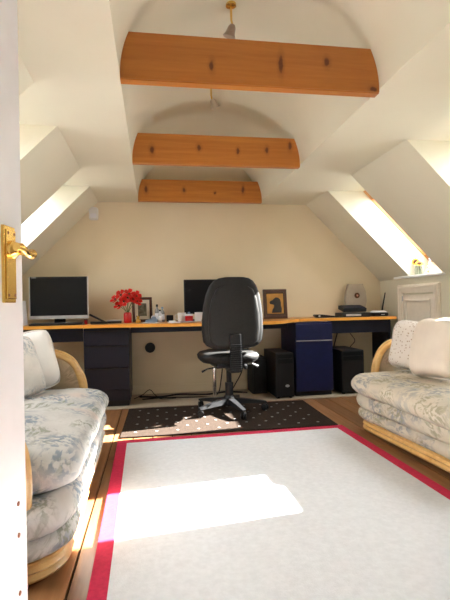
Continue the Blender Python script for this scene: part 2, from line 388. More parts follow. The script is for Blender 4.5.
# skylights
wn = 0
names_sky = {('R', 0): 'unseen skylight added for daylight on the right slope nearest the doorway', ('R', 1): 'skylight cut by the right photo edge above the right sofa',
             ('R', 2): 'skylight above the small cupboard door and flower sill', ('L', 0): 'unseen skylight added for daylight on the left slope nearest the doorway',
             ('L', 1): 'skylight high above the left sofa', ('L', 2): 'skylight above the left monitor'}
for side in 'LR':
    s = 1 if side == 'R' else -1
    xt, xk = (FR, KR) if s > 0 else (FL, KL)
    xs = xk - s*(ZS-ZK)
    for i, (a, b) in enumerate(SKY):
        wn += 1
        win = tag(bpy.data.objects.new('window_%d' % wn, None), names_sky[(side, i)], 'window', kind='structure')
        C.objects.link(win); win.location = (xs, (a+b)/2, ZS)
        inv = Matrix.Translation((-xs, -(a+b)/2, -ZS))
        def wmesh(n, bm, mt, **k):
            bmesh.ops.transform(bm, matrix=inv, verts=bm.verts); return mesh(n, bm, M[mt], win, **k)
        # plaster reveal: two cheeks, header, sill (with thickness outward)
        ti, bi = (xt, ZF), (xs, ZS); to, bo = (xt+s*REC, ZF), (xs+s*REC, ZS)
        bm = bmesh.new()
        for y0, y1 in ((a-.03, a), (b, b+.03)): prism(bm, [(xt+s*.0605, ZF), (xs+s*.0605, ZS), bo, to], y0, y1, 'y')
        prism(bm, [(ti[0], ZF+.0005), (to[0], ZF+.0005), (to[0], ZF+.03), (ti[0]+s*.03, ZF+.03)], a-.03, b+.03, 'y')
        kx = xs+s*(REC-.26)
        prism(bm, [bi, (kx, ZS), (xs+s*REC-s*.155, ZS+.155), (xs+s*REC-s*.13, ZS+.18), (bo[0], ZS-.02), (bi[0]+s*.03, ZS-.02)], a-.03, b+.03, 'y')
        wmesh('reveal', bm, 'plaster')
        # pine frame in the roof plane
        d = Vector((bo[0]-to[0], 0, bo[1]-to[1])); L = d.length; d.normalize()
        n_ = Vector((-d.z*s, 0, d.x*s)); n_ = n_ if n_.x*s > 0 else -n_
        org = Vector((to[0], a, to[1])); wd = b-a
        basis = Matrix((d, Vector((0, 1, 0)), n_)).transposed().to_4x4(); basis.translation = org
        tp = .07; bt_ = .29
        def ring(wid, t0, t1, g):
            bm = bmesh.new()
            box(bm, -.03+g, tp+wid, g-.03, wd+.03-g, t0, t1); box(bm, L-bt_-wid, L+.03-g, g-.03, wd+.03-g, t0, t1)
            box(bm, tp+wid, L-bt_-wid, g-.03, wid-.012, t0, t1); box(bm, tp+wid, L-bt_-wid, wd-wid+.012, wd+.03-g, t0, t1)
            bmesh.ops.transform(bm, matrix=basis, verts=bm.verts); return bm
        wmesh('frame', ring(.022, -.03, .05, 0), 'pineframe')
        wmesh('sash', ring(.045, .0, .035, .012), 'pineframe')
        bm = B(.02, L-.02, .02, wd-.02, .012, .018); bmesh.ops.transform(bm, matrix=basis, verts=bm.verts)
        wmesh('pane', bm, 'glass')
        bm = bmesh.new(); tube(bm, [(.09, wd*.25, -.055), (.09, wd*.75, -.055)], .012, 8)
        for yy in (.3, .7): tube(bm, [(.09, wd*yy, -.055), (.08, wd*yy, .0)], .008, 6)
        bmesh.ops.transform(bm, matrix=basis, verts=bm.verts); wmesh('opening_bar', bm, 'pineframe')
        if side == 'R' and i == 2:
            bm = B(KR-.035, KR+.02, a-.02, b+.27, ZS-.024, ZS-.001, bev=.006); wmesh('sill', bm, 'white')
        # portal guides daylight sampling through the real opening
        pl = bpy.data.lights.new('daylight_portal', 'AREA'); pl.shape = 'RECTANGLE'; pl.size = L; pl.size_y = wd
        po = bpy.data.objects.new('daylight_portal', pl); C.objects.link(po); pl.cycles.is_portal = True
        pm = Matrix((d, (n_).cross(d), n_)).transposed().to_4x4()
        pm.translation = org + d*L/2 + Vector((0, wd/2, 0)) + n_*.06
        po.matrix_world = pm
# floor and planks
bm = B(KL, KR, Y0, W, -.06, -.018)
floor = tag(mesh('floor', bm, M['gap']), 'old varnished pine board floor', 'floor', kind='structure')
pw = .135; x = KL + .004; cache = {}
while x < KR-.02:
    x1 = min(x+pw-.008, KR-.002)
    cuts = [Y0, random.uniform(.4, 1.9), random.uniform(2.3, 3.9), W]
    for a, b in zip(cuts, cuts[1:]):
        bm = B(x-(x+x1)/2, x1-(x+x1)/2, -(b-a)/2+.0015, (b-a)/2-.0015, -.018, random.uniform(-.0015, 0), bev=.0015)
        o = mesh('plank', bm, M['plank'], floor); o.location = ((x+x1)/2, (a+b)/2, 0)
    x += pw
bm = B(KL+.002, KR-.002, W-.018, W-.001, 0.0, .085, bev=.004)
tag(mesh('baseboard_back', bm, M['wallback']), 'cream skirting board along the wall under the desks', 'baseboard', kind='structure')
# nib wall that carries the door
bm = B(KL, -.47, .05, .15, 0, 1.12)
prism(bm, [(KL, 1.12), (FL, ZF), (-.47, ZF), (-.47, 1.12)], .05, .15, 'y')
tag(mesh('wall_door_side', bm, M['plaster']), 'short cream wall at the hinge side of the door', 'wall', kind='structure')
bm = B(-.47, -.44, .04, .16, 0, 1.96)
tag(mesh('trim_1', bm, M['white']), 'white door jamb beside the open door', 'trim', kind='structure')

# door, hinged on the left, open into the room
ang = math.radians(9); E_ = Vector((-.256, .955, 0)); LD = .80
door = tag(bpy.data.objects.new('door_1', None), 'white painted door standing open with brass lever handle', 'door', kind='structure'); C.objects.link(door)
# local: x = along the door towards the latch edge, y = out of its room face, z up
dx = Vector((math.sin(ang), math.cos(ang), 0)); dy = Vector((math.cos(ang), -math.sin(ang), 0))
mm = Matrix((-dx, dy, Vector((0, 0, 1)))).transposed().to_4x4()
mm = Matrix((dx, -dy, Vector((0, 0, 1)))).transposed().to_4x4()   # right handed: +y is the back of the leaf
mm.translation = E_; door.matrix_world = mm
leaf = mesh('leaf', B(-LD, 0, 0, .040, .008, 1.93, bev=.003), M['white'], door)
for z in (.545, .485, .375, .335):
    bm = bmesh.new(); lathe(bm, [(.0045, 0), (.0045, .0015), (.002, .002)], 10, Matrix.Translation((-.036, 0, z)) @ Matrix.Rotation(PI/2, 4, 'X'))
    mesh('screw', bm, M['screw'], leaf)
hp = mesh('handle_plate', B(-.086, -.042, -.006, 0, .928, 1.070, bev=.002), M['brass'], door)
bm = bmesh.new(); box(bm, -.082, -.046, -.009, -.006, .935, 1.063, bev=.0015); mesh('raised_panel', bm, M['brass'], hp)
for z in (.942, 1.056):
    for xx in (-.076, -.052):
        bm = bmesh.new(); lathe(bm, [(.003, 0), (.003, .001), (.001, .0018)], 8, Matrix.Translation((xx, -.0085, z)) @ Matrix.Rotation(PI/2, 4, 'X'))
        mesh('screw', bm, M['screw'], hp)
bm = bmesh.new()
lathe(bm, [(.017, 0), (.017, .006), (.011, .012), (.010, .018), (.012, .022)], 16, Matrix.Translation((-.064, -.008, 1.026)) @ Matrix.Rotation(PI/2, 4, 'X'))
lv = mesh('lever_neck', bm, M['brass'], door, smooth=True, angle=40)
bm = bmesh.new()
tube(bm, catmull([(-.078, -.024, 1.030), (-.064, -.026, 1.029), (-.048, -.026, 1.024), (-.032, -.025, 1.022), (-.012, -.024, 1.023)], 4), [.008]*3+[.009]*5+[.0075]*4+[.009]*3+[.0105]*2, 12)
mesh('lever', bm, M['brass'], door, smooth=True, angle=50)
bm = B(-.10, .0012, .008, .032, .93, 1.10, bev=.001); mesh('latch_plate', bm, M['brass'], door)
for z in (.22, 1.0, 1.72):
    bm = bmesh.new(); tube(bm, [(-LD-.004, -.004, z-.045), (-LD-.004, -.004, z+.045)], .006, 8); mesh('hinge', bm, M['brass'], door)

# beams across the vault
for k, lab in enumerate(('largest pine tie beam nearest the camera', 'middle pine tie beam of the three', 'smallest pine tie beam close to the back wall')):
    y = (2.095, 3.328, 4.56)[k]
    bm = bmesh.new(); a = []
    for j in range(9):
        z = 1.945 + .218*j/8
        dz = max(0, z-ZF); hw = VA*math.sqrt(1-(dz/VB)**2)
        a.append((hw, z))
    L_ = VR-VL
    poly = [(VC+h-.001, z) for h, z in a] + [(VC-h+.001, z) for h, z in reversed(a)]
    prism(bm, [(px-VC, z) for px, z in poly], -.0, .055, 'y')
    es = [e for e in bm.edges if abs(e.verts[0].co.z-1.945) < 1e-4 and abs(e.verts[1].co.z-1.945) < 1e-4 and e.calc_length() > .5]
    bmesh.ops.bevel(bm, geom=es, offset=.005, segments=2, affect='EDGES')
    o = mesh('ceiling_beam', bm, BEAM[k]); o.location = (VC, y, 0)
    tag(o, lab, 'beam', 'pine tie beams under the vault')

# spot lamps under the vault
def spot(x, y, z0, lab, tilt):
    t = thing('spot_lamp', lab, 'lamp', (x, y, z0), 0, 'spot lamps on the vault')
    mesh('mount', lathe(bmesh.new(), [(.028, .0), (.028, -.012), (.012, -.018)], 16), M['brass'], t, smooth=True, angle=40)
    mesh('stem', tube(bmesh.new(), [(0, 0, -.015), (0, .0, -.085), (.006, 0, -.115)], .006, 8), M['brass'], t)
    h = lathe(bmesh.new(), [(.012, 0), (.020, -.012), (.026, -.045), (.036, -.062), (.034, -.064), (.022, -.05)], 18, Matrix.Translation((.008, 0, -.11)) @ Matrix.Rotation(tilt, 4, 'Y') @ Matrix.Rotation(.3, 4, 'X'))
    mesh('head', h, M['greige'], t, smooth=True, angle=50)
spot(.445, 3.26, 2.515, 'small metal spot lamp hanging over the middle beam', -.4)
spot(.44, 2.37, 2.513, 'small spot lamp partly hidden behind the largest beam', .3)

# alarm sensor and round wall vent
t = thing('motion_sensor', 'white alarm motion sensor high on the back wall', 'sensor', (-.575, W-.001, 1.78))
bm = bmesh.new(); loft(bm, [[(x*s_, -d_, z) for x, z in rrect(-.045, .045, .0, .125, .022)] for s_, d_ in ((1, 0), (1, .03), (.93, .042))])
mesh('housing', bm, M['whiteplastic'], t, smooth=True, angle=40)
bm = bmesh.new(); loft(bm, [[(x, -d_, z) for x, z in rrect(-.030, .030, .018, .062, .012)] for d_ in (.040, .046)])
mesh('lens', bm, M['paper'], t)
t = thing('wall_vent', 'round black vent on the wall below the desk', 'vent', (-.04, W-.0005, .475))
mesh('rim', lathe(bmesh.new(), [(.052, 0), (.052, .008), (.044, .012), (.042, .006)], 24, Matrix.Rotation(PI/2, 4, 'X')), M['black'], t)
for k in range(5):
    h = math.sqrt(.04**2-(-.03+.015*k)**2); mesh('slat', B(-h, h, -.011, -.005, -.033+.015*k, -.026+.015*k), M['blacksoft'], t)

# small cupboard door in the right wall
t = thing('wall_cupboard', 'cream panelled cupboard door set in the right low wall', 'cupboard', (KR, 4.0, 0))
Ya, Yb, Zt = -.36, .32, 1.062
bm = bmesh.new()
box(bm, -.022, 0, Ya, Ya+.085, 0, Zt, bev=.004); box(bm, -.022, 0, Yb-.085, Yb, 0, Zt, bev=.004); box(bm, -.022, 0, Ya+.085, Yb-.085, Zt-.085, Zt, bev=.004)
mesh('architrave', bm, M['joinery'], t)
bm = bmesh.new()
for d0, off in ((.032, 0), (.028, .03)):
    box(bm, -d0, -.022, Ya+.012+off, Ya+.024+off, 0, Zt-.012-off); box(bm, -d0, -.022, Yb-.024-off, Yb-.012-off, 0, Zt-.012-off)
    box(bm, -d0, -.022, Ya+.012+off, Yb-.012-off, Zt-.024-off, Zt-.012-off)
mesh('moulding', bm, M['joinery'], t)
dr = mesh('door', B(-.014, -.001, Ya+.09, Yb-.09, .06, Zt-.10, bev=.002), M['joinery'], t)
bm = bmesh.new(); y0, y1, z0, z1 = Ya+.15, Yb-.15, .14, Zt-.165
for (p, q, r, s_) in ((y0-.02, y1+.02, z1, z1+.02), (y0-.02, y1+.02, z0-.02, z0), (y0-.02, y0, z0, z1), (y1, y1+.02, z0, z1)): box(bm, -.024, -.014, p, q, r, s_, bev=.003)
mesh('panel_moulding', bm, M['joinery'], dr)
mesh('hinge', tube(bmesh.new(), [(-.018, Yb-.088, .90), (-.018, Yb-.088, .95)], .006, 8), M['silver'], dr)
mesh('knob', lathe(bmesh.new(), [(.008, 0), (.008, .01), (.014, .018), (.010, .028)], 14, Matrix.Translation((-.014, Ya+.115, .52)) @ Matrix.Rotation(-PI/2, 4, 'Y')), M['joinery'], dr, smooth=True)

# ------------------------------------------------------------------ rugs
t = thing('cream_rug', 'large cream wool rug with raspberry red border', 'rug', (-.252, 3.112, 0), math.radians(1.05))
RW, RL = 1.593, 2.55; bw = .062
mesh('field', B(bw, RW-bw, -RL+bw, -bw, .0005, .012), M['cream_rug'], t)
for (a, b, c, d) in ((0, RW, -bw, 0), (0, RW, -RL, -RL+bw), (0, bw, -RL+bw, -bw), (RW-bw, RW, -RL+bw, -bw)):
    mesh('border', B(a, b, c, d, .0005, .014, bev=.003), M['rug_red'], t)
t = thing('dark_rug', 'dark brown rug with pale dots under the office chair', 'rug', (-.245, 3.20, 0), math.radians(-1.2))
bm = B(0, 1.57, 0, .86, .0005, .010, bev=.003); mesh('field', bm, M['dark_rug'], t)
dm = None
for i in range(10):
    for j in range(7):
        xx = .10+i*.150+(.075 if j % 2 else 0); yy = .10+j*.110
        if xx > 1.50: continue
        if dm is None:
            o = mesh('dot', lathe(bmesh.new(), [(.0105, .0), (.0105, .0022), (.008, .003)], 10), M['dot'], t); dm = o.data
        else: o = link('dot', dm, None, t)
        o.location = (xx, yy, .0098)
tag(mesh('floor_mat', B(-.95, 2.42, 4.10, 4.70, .0005, .006, bev=.002), M['mat']), 'thin beige carpet strip on the boards under the desks', 'mat')

# ------------------------------------------------------------------ desks
ZT = .747
def offset_front(front, d): return [(x, y-d) for x, y in front]
def desk(name, label, front, ybk, fbm=None):
    t = thing(name, label, 'desk', ((front[0][0]+front[-1][0])/2, ybk, 0)); ox, oy = t.location.x, t.location.y
    f = [(x-ox, y-oy) for x, y in front]
    poly = f + [(f[-1][0], 0), (f[0][0], 0)]
    mesh('desktop', prism(bmesh.new(), poly, ZT-.026, ZT, 'z'), M['desktop'], t)
    band = f + [(x, y+.006) for x, y in reversed(f)]
    band = [(x, y-.005) for x, y in band]
    mesh('edge_band', prism(bmesh.new(), band, ZT-.028, ZT+.0005, 'z'), M['band'], t)
    return t, ox, oy
YB = W-.002
t, ox, oy = desk('desk', 'left desk section carrying the monitor with silver bezel', [(KL+.01, 4.225), (-.625, 4.185)], YB)
mesh('apron', B(KL+.015-ox, -.63-ox, 4.235-oy, 4.255-oy, .596, ZT-.028), M['navy'], t)
mesh('end_panel', B(KL+.012-ox, KL+.035-ox, 4.26-oy, -.005, 0.0, ZT-.027), M['navy'], t)
fr = catmull([(-.620, 4.16), (-.3, 4.12), (.05, 4.03), (.42, 3.94), (.70, 3.90), (.95, 3.90), (1.14, 3.98), (1.28, 4.15), (1.405, 4.27)], 6)
t, ox, oy = desk('desk', 'middle desk section with wavy front edge behind the chair', [(p.x, p.y) for p in fr], YB)
mesh('apron', B(-.21-ox, 1.30-ox, 4.33-oy, 4.35-oy, .655, ZT-.027), M['navy'], t)
for xx, yy in ((.56, 4.28),):
    lg = mesh('leg', tube(bmesh.new(), [(xx-ox, yy-oy, .006), (xx-ox, yy-oy, .7205)], .018, 16), M['chrome'] if xx == .56 else M['black'], t, smooth=True, angle=40)
    mesh('foot', lathe(bmesh.new(), [(.03, 0), (.03, .006), (.02, .012)], 16, Matrix.Translation((xx-ox, yy-oy, .006))), M['black'], lg)
t, ox, oy = desk('desk', 'right desk section carrying the phone and hexagonal speaker', [(1.410, 4.275), (1.6, 4.31), (2.1, 4.30), (2.42, 4.25)], YB)
mesh('apron', B(1.72-ox, 2.40-ox, 4.33-oy, 4.35-oy, .590, ZT-.027), M['navy'], t)
mesh('end_panel', B(2.39-ox, 2.412-ox, 4.36-oy, -.005, .006, ZT-.027), M['navy'], t)
# pedestals
t = thing('drawer_pedestal', 'dark navy three drawer pedestal beside the left desk', 'drawers', (-.42, 4.19, 0))
mesh('body', B(-.198, .198, .0, .50, .06, ZT-.030, bev=.003), M['navy'], t)
mesh('plinth', B(-.19, .19, .02, .49, .006, .06), M['black'], t)
for z0, z1 in ((.558, .688), (.358, .550), (.160, .350)):
    d = mesh('drawer', B(-.196, .196, -.02, -.001, z0, z1, bev=.004), M['navy'], t)
    mesh('finger_pull', B(-.19, .19, -.024, -.018, z1-.004, z1+.004), M['black'], d)
t = thing('cupboard_pedestal', 'navy blue pedestal with one drawer over a door', 'cabinet', (1.51, 4.17, 0))
t.location = (1.525, 4.20, 0)
mesh('body', B(-.185, .185, 0, .49, .05, ZT-.030, bev=.003), M['navyblue'], t)
mesh('plinth', B(-.18, .18, .02, .48, .006, .05), M['black'], t)
d = mesh('drawer', B(-.184, .184, -.02, -.001, .545, .700, bev=.004), M['navyblue'], t)
mesh('finger_pull', B(-.18, .18, -.027, -.018, .536, .543), M['silver'], d)
d = mesh('door', B(-.184, .184, -.02, -.001, .055, .532, bev=.004), M['navyblue'], t)
# computer towers
def tower(x0, x1, y0, y1, h, lab, mk):
    t = thing('computer_tower', lab, 'computer', ((x0+x1)/2, y0, .0062)); wx = (x1-x0)/2
    mesh('case', B(-wx, wx, .012, y1-y0, .012, h, bev=.006), M['black'], t)
    mesh('front_panel', B(-wx+.002, wx-.002, 0, .014, .02, h-.004, bev=.006), M['black'], t)
    mesh('drive_bay', B(-wx+.012, wx-.012, -.003, .001, h-.10, h-.055, bev=.001), M['screen'], t)
    mesh('drive_bay', B(-wx+.012, wx-.012, -.003, .001, h-.05, h-.012, bev=.001), M['screen'], t)
    for sx in (-1, 1): mesh('foot', B(sx*(wx-.025)-.012, sx*(wx-.025)+.012, .03, .06, 0, .013), M['black'], t)
    if mk:
        bm = lathe(bmesh.new(), [(.016, 0), (.016, .003), (.013, .004)], 18, Matrix.Translation((.02, 0, .12)) @ Matrix.Diagonal((1.25, 1, .8, 1)) @ Matrix.Rotation(PI/2, 4, 'X'))
        mesh('badge', bm, M['silver'], t)
tower(1.125, 1.300, 4.13, 4.60, .43, 'black computer tower with oval silver badge beside blue pedestal', True)
tower(1.80, 2.03, 4.18, 4.62, .425, 'black computer tower under the right desk behind the sofa', False)
# a boxy black speaker left of the first tower
t = thing('subwoofer', 'black box left of the computer tower under the desk', 'speaker', (1.035, 4.42, .0062))
mesh('cabinet', B(-.075, .075, 0, .25, 0, .36, bev=.006), M['blacksoft'], t)
mesh('grille', B(-.065, .065, -.006, .001, .02, .34, bev=.002), M['black'], t)

# ------------------------------------------------------------------ office chair
ch = thing('office_chair', 'charcoal high back swivel office chair on the dotted rug', 'chair', (.615, 3.755, .0125), math.radians(4))
def grid_shell(rows, thick, curve, lean, nseg=14):
    bm = bmesh.new(); F = []; Bk = []
    for z, hw, y in rows:
        hw *= 1.06; f = []; b = []
        for k in range(nseg+1):
            u = -1+2*k/nseg; x = hw*math.sin(u*PI/2); e = math.sqrt(max(0, 1-abs(u)**2.6))
            yy = y + curve*(x/.24)**2
            f.append(bm.verts.new((x, yy+thick*.5*e+.004, z))); b.append(bm.verts.new((x, yy-thick*.5*e-.004, z)))
        F.append(f); Bk.append(b)
    for S in (F, Bk):
        for r0, r1 in zip(S, S[1:]):
            for k in range(nseg): bm.faces.new((r0[k], r0[k+1], r1[k+1], r1[k]))
    for i in range(len(rows)-1):
        for k in (0, nseg): bm.faces.new((F[i][k], F[i+1][k], Bk[i+1][k], Bk[i][k]))
    for i in (0, -1):
        for k in range(nseg): bm.faces.new((F[i][k], F[i][k+1], Bk[i][k+1], Bk[i][k]))
    return bm
rows = [(.540, .12, -.165), (.548, .165, -.17), (.565, .20, -.175), (.60, .228, -.182), (.68, .238, -.19), (.78, .236, -.195), (.88, .226, -.20), (.97, .208, -.208), (1.04, .182, -.216), (1.08, .150, -.222), (1.10, .115, -.226), (1.108, .07, -.227)]
back = mesh('backrest', grid_shell(rows, .070, .022, 0), M['chairfab'], ch, smooth=True, angle=70)
rows2 = [(.575, .15, -.232), (.60, .185, -.232), (.70, .198, -.240), (.82, .193, -.246), (.94, .172, -.253), (1.01, .14, -.262), (1.035, .10, -.265)]
mesh('back_cover', grid_shell(rows2, .018, .020, 0), M['chairfab'], back, smooth=True, angle=70)
bm = bmesh.new(); rings = []
for z, ins in ((.412, .05), (.42, .022), (.44, .006), (.465, 0), (.485, .012), (.497, .04), (.50, .08)):
    rings.append([(x, y, z+(.012*((y-.02)/.25)**2 if z > .45 else 0)) for x, y in rrect(-.245+ins, .245-ins, -.19+ins, .27-ins, .14)])
loft(bm, rings); mesh('seat', bm, M['chairfab'], ch, smooth=True, angle=60)
mesh('seat_pan', B(-.13, .13, -.12, .16, .375, .418, bev=.01), M['black'], ch)
sl = mesh('back_bar', B(-.045, .045, -.262, -.225, .36, .66, bev=.008), M['black'], ch)
for k in range(13): mesh('rib', B(-.047, .047, -.270, -.258, .372+k*.0165, .381+k*.0165, bev=.002), M['black'], sl)
mesh('link_arm', B(-.035, .035, -.23, -.02, .352, .378, bev=.004), M['black'], ch)
mesh('back_knob', lathe(bmesh.new(), [(.006, 0), (.006, .02), (.022, .024), (.022, .04), (.016, .044)], 14, Matrix.Translation((.045, -.243, .40)) @ Matrix.Rotation(PI/2, 4, 'Y')), M['black'], ch, smooth=True, angle=40)
mesh('lever', tube(bmesh.new(), [(-.06, -.03, .385), (-.20, -.09, .375), (-.245, -.10, .355)], [.005, .006, .010], 8), M['black'], ch)
mesh('lever', tube(bmesh.new(), [(.06, -.03, .39), (.19, -.06, .395), (.235, -.07, .372)], [.005, .006, .010], 8), M['silver'], ch)
mesh('gas_column', tube(bmesh.new(), [(0, 0, .085), (0, 0, .24), (0, 0, .241), (0, 0, .38)], [.034, .034, .022, .022], 16), M['black'], ch, smooth=True, angle=40)
bs = mesh('hub', lathe(bmesh.new(), [(.045, .055), (.055, .07), (.05, .12), (.038, .135)], 20), M['black'], ch, smooth=True, angle=40)
for k in range(5):
    a = math.radians(-82+72*k); ca, sa = math.cos(a), math.sin(a)
    bm = bmesh.new()
    loft(bm, [[(ca*r-sa*wy, sa*r+ca*wy, z) for wy, z in ((-w_, z0), (w_, z0), (w_*.8, z1), (-w_*.8, z1))] for r, w_, z0, z1 in ((.03, .032, .066, .115), (.17, .026, .066, .098), (.29, .020, .060, .080), (.312, .016, .060, .075))])
    lg = mesh('base_arm', bm, M['black'], ch)
    cx, cy = ca*.298, sa*.298; b2 = a+.9
    for s_ in (-1, 1):
        px, py = cx+s_*.013*math.cos(b2), cy+s_*.013*math.sin(b2)
        mesh('wheel', lathe(bmesh.new(), [(.02, -.008), (.026, -.006), (.026, .006), (.02, .008)], 16, Matrix.Translation((px, py, .0265)) @ Matrix.Rotation(b2, 4, 'Z') @ Matrix.Rotation(PI/2, 4, 'Y')), M['black'], lg, smooth=True, angle=40)
    mesh('caster_stem', tube(bmesh.new(), [(cx, cy, .026), (cx, cy, .066)], .007, 8), M['black'], lg)

# ------------------------------------------------------------------ sofas
def sofa(label, L, D, loc, rz, flip, cush_rot, cush_front, fab, arm_k=1.0, arm_v=-.012):
    """local x along the length (0..L), local y from front (0) to back (D)"""
    t = thing('sofa', label, 'sofa', loc, rz)
    s = -1 if flip else 1
    def mk(name, bm, mt, parent=t, **k):
        if flip: bmesh.ops.transform(bm, matrix=Matrix.Diagonal((-1, 1, 1, 1)), verts=bm.verts)
        return mesh(name, bm, mt, parent, **k)
    # cane plinth with grooves
    rings = []
    for z, ins in ((.020, .012), (.026, .004), (.036, .0), (.046, .006), (.050, .010), (.054, .006), (.062, .0), (.072, .006), (.076, .010), (.080, .006), (.090, .004), (.096, .012)):
        rings.append([(x, y, z) for x, y in rrect(.01+ins, L-.01-ins, .01+ins, D-ins, .17, 9)])
    pl = mk('plinth', loft(bmesh.new(), rings), M['cane'], smooth=True, angle=50)
    for xx in (.16, L-.16):
        for yy in (.10, D-.10):
            mk('foot', lathe(bmesh.new(), [(.024, 0), (.03, .02), (.03, .024)], 14, Matrix.Translation((xx, yy, 0))), M['cane'], smooth=True, angle=40)
    def roll(z0, z1, out, seed, nm):
        h = (z1-z0)/2; zc = (z0+z1)/2; rg = []
        for k in range(11):
            q = -PI/2+PI*k/10; z = zc+h*math.sin(q); ins = .05*(1-math.cos(q))
            rg.append([(x, y, z) for x, y in rrect(-out+ins, L+out-ins, -out+ins, D-ins, .18, 10, 24)])
        bm = loft(bmesh.new(), rg); soft_noise(bm, .006, 5.5, seed); return mk(nm, bm, fab, smooth=True)
    roll(.090, .176, .012, 1, 'lower_roll'); roll(.166, .280, .022, 2, 'upper_roll')
    # seat cushion
    z0, z1 = .270, .412; h = (z1-z0)/2; zc = (z0+z1)/2; rg = []
    x0, x1, y0, y1 = .055, L-.055, 0, D-.17
    for k in range(12):
        q = -PI/2+PI*k/11; z = zc+h*math.sin(q); ins = .085*(1-math.cos(q))
        rg.append([(x, y, z) for x, y in rrect(x0+ins, x1-ins, y0+ins, y1-ins, .13, 9, 24)])
    for ins, dz in ((.13, .008), (.19, .014), (.26, .018)):
        rg.append([(x, y, z1+dz) for x, y in rrect(x0+ins, x1-ins, y0+ins, y1-ins, .06, 9, 24)])
    bm = loft(bmesh.new(), rg); soft_noise(bm, .010, 4.0, 5); soft_noise(bm, .004, 13, 9)
    bmesh.ops.transform(bm, matrix=Matrix.Translation((0, cush_front, 0)) @ Matrix.Translation((L/2, 0, 0)) @ Matrix.Rotation(cush_rot, 4, 'Z') @ Matrix.Translation((-L/2, 0, 0)), verts=bm.verts)
    mk('seat_cushion', bm, fab, smooth=True)
    # arms: upholstered panel with bent cane rim
    prof = catmull([(.147, .255), (.143, .34), (.155, .43), (.20, .515), (.28, .560), (.41, .578), (.60, .60), (D-.05, .66)], 5)
    prof = [(p.x + arm_v*max(0, 1-p.x), .255+(p.y-.255)*arm_k) for p in [Vector((a[0], a[1], 0)) for a in prof]]
    for side in (0, 1):
        xa = 0.0 if side == 0 else L-.055
        inner = [(y+.012, z-.012) for y, z in prof] + [(D-.05, .18), (prof[0][0]+.012, .18)]
        bm = prism(bmesh.new(), inner, xa+.008, xa+.047, 'x'); ap = mk('arm_panel', bm, M['armfab'])
        for off in (.010, .045):
            bm = tube(bmesh.new(), [(xa+off, y, z) for y, z in prof], .019, 10)
            mk('arm_rim', bm, M['cane'], ap, smooth=True, angle=50)
        bm = tube(bmesh.new(), [(xa+.0275, y-.014 if z < .5 else y, z+.002 if z < .5 else z+.014) for y, z in prof], .018, 10)
        mk('arm_rim', bm, M['cane'], ap, smooth=True, angle=50)
    # back
    rg = []
    for k in range(9):
        q = -PI/2+PI*k/8; d = .055*math.sin(q); ins = .05*(1-math.cos(q))
        rg.append([(x, D-.10+d+(z-.25)*.10, z) for x, z in rrect(.05+ins, L-.05-ins, .25+ins, .69-ins, .10, 8, 14)])
    bm = loft(bmesh.new(), rg); soft_noise(bm, .006, 5, 3); mk('back_cushion', bm, fab, smooth=True)
    mk('back_rim', tube(bmesh.new(), catmull([(.03, D-.06, .22), (.03, D-.04, .5), (.05, D-.03, .66), (.16, D-.02, .705), (L/2, D-.02, .71), (L-.16, D-.02, .705), (L-.05, D-.03, .66), (L-.03, D-.04, .5), (L-.03, D-.06, .22)], 6), .018, 10), M['cane'], smooth=True, angle=50)
    return t
sofaL = sofa('pale leaf patterned sofa with cane frame beside the open door', 1.51, .86, (-.294, 1.52, 0), PI/2+math.radians(1.0), False, 0, -.035, M['leafL'], 1.16)
# local x -> world +Y, local y -> world -X
sofaR = sofa('pale leaf patterned sofa with cane frame below the cupboard door', 1.51, .86, (1.400, 3.10, 0), -PI/2+math.radians(4.0), False, math.radians(-1.0), -.095, M['leafR'], 1.12, .04)
# local x -> world -Y, local y -> world +X

def pillow(label, loc, rot, sx, sz, th, mt, seed, group=None, edge=None):
    bm = bmesh.new(); n = 16; G = {}
    for side in (-1, 1):
        for i in range(n+1):
            for j in range(n+1):
                u, v = -1+2*i/n, -1+2*j/n
                e = max(0, (1-u**4))*max(0, (1-v**4)); pinch = 1-.13*(u*u*v*v)**1.5 - .05*(1-abs(u))*abs(v)**3 - .05*(1-abs(v))*abs(u)**3
                if (i in (0, n) or j in (0, n)) and side == 1: G[(1, i, j)] = G[(-1, i, j)]; continue
                G[(side, i, j)] = bm.verts.new((u*sx/2*pinch, side*th/2*e**.55, v*sz/2*pinch))
        for i in range(n):
            for j in range(n): bm.faces.new([G[(side, *q)] for q in ((i, j), (i+1, j), (i+1, j+1), (i, j+1))])
    soft_noise(bm, .009, 7, seed)
    t = thing('pillow', label, 'pillow', loc); t.rotation_euler = rot
    mesh('cover', bm, mt, t, smooth=True)
    per = [(-1+2*k/n, -1) for k in range(n)]+[(1, -1+2*k/n) for k in range(n)]+[(1-2*k/n, 1) for k in range(n)]+[(-1, 1-2*k/n) for k in range(n)]
    pts = []
    for u, v in per:
        p = 1-.13*(u*u*v*v)**1.5 - .05*(1-abs(u))*abs(v)**3 - .05*(1-abs(v))*abs(u)**3
        pts.append((u*sx/2*p, 0, v*sz/2*p))
    mesh('piping', tube(bmesh.new(), pts, .005, 6, closed=True), edge or mt, t, smooth=True)
    return t
# right sofa: pillow local y normal
pillow('off white pillow speckled with brown dots on the right sofa', (1.73, 2.865, .605), (math.radians(-14), math.radians(4), math.radians(-70)), .31, .34, .13, M['dotted'], 1)
pillow('plain cream pillow beside the speckled pillow', (1.69, 2.53, .622), (math.radians(-16), math.radians(-3), math.radians(-82)), .38, .38, .14, M['pillow'], 2)
pillow('white pillow leaning at the far end of the left sofa', (-.765, 2.83, .585), (math.radians(-12), math.radians(-9), math.radians(32)), .40, .37, .14, M['pillowwhite'], 3)
pillow('white pillow with blue leaf print in front of the white pillow', (-.78, 2.60, .58), (math.radians(-20), math.radians(-6), math.radians(45)), .38, .36, .14, M['pillowleaf'], 4)

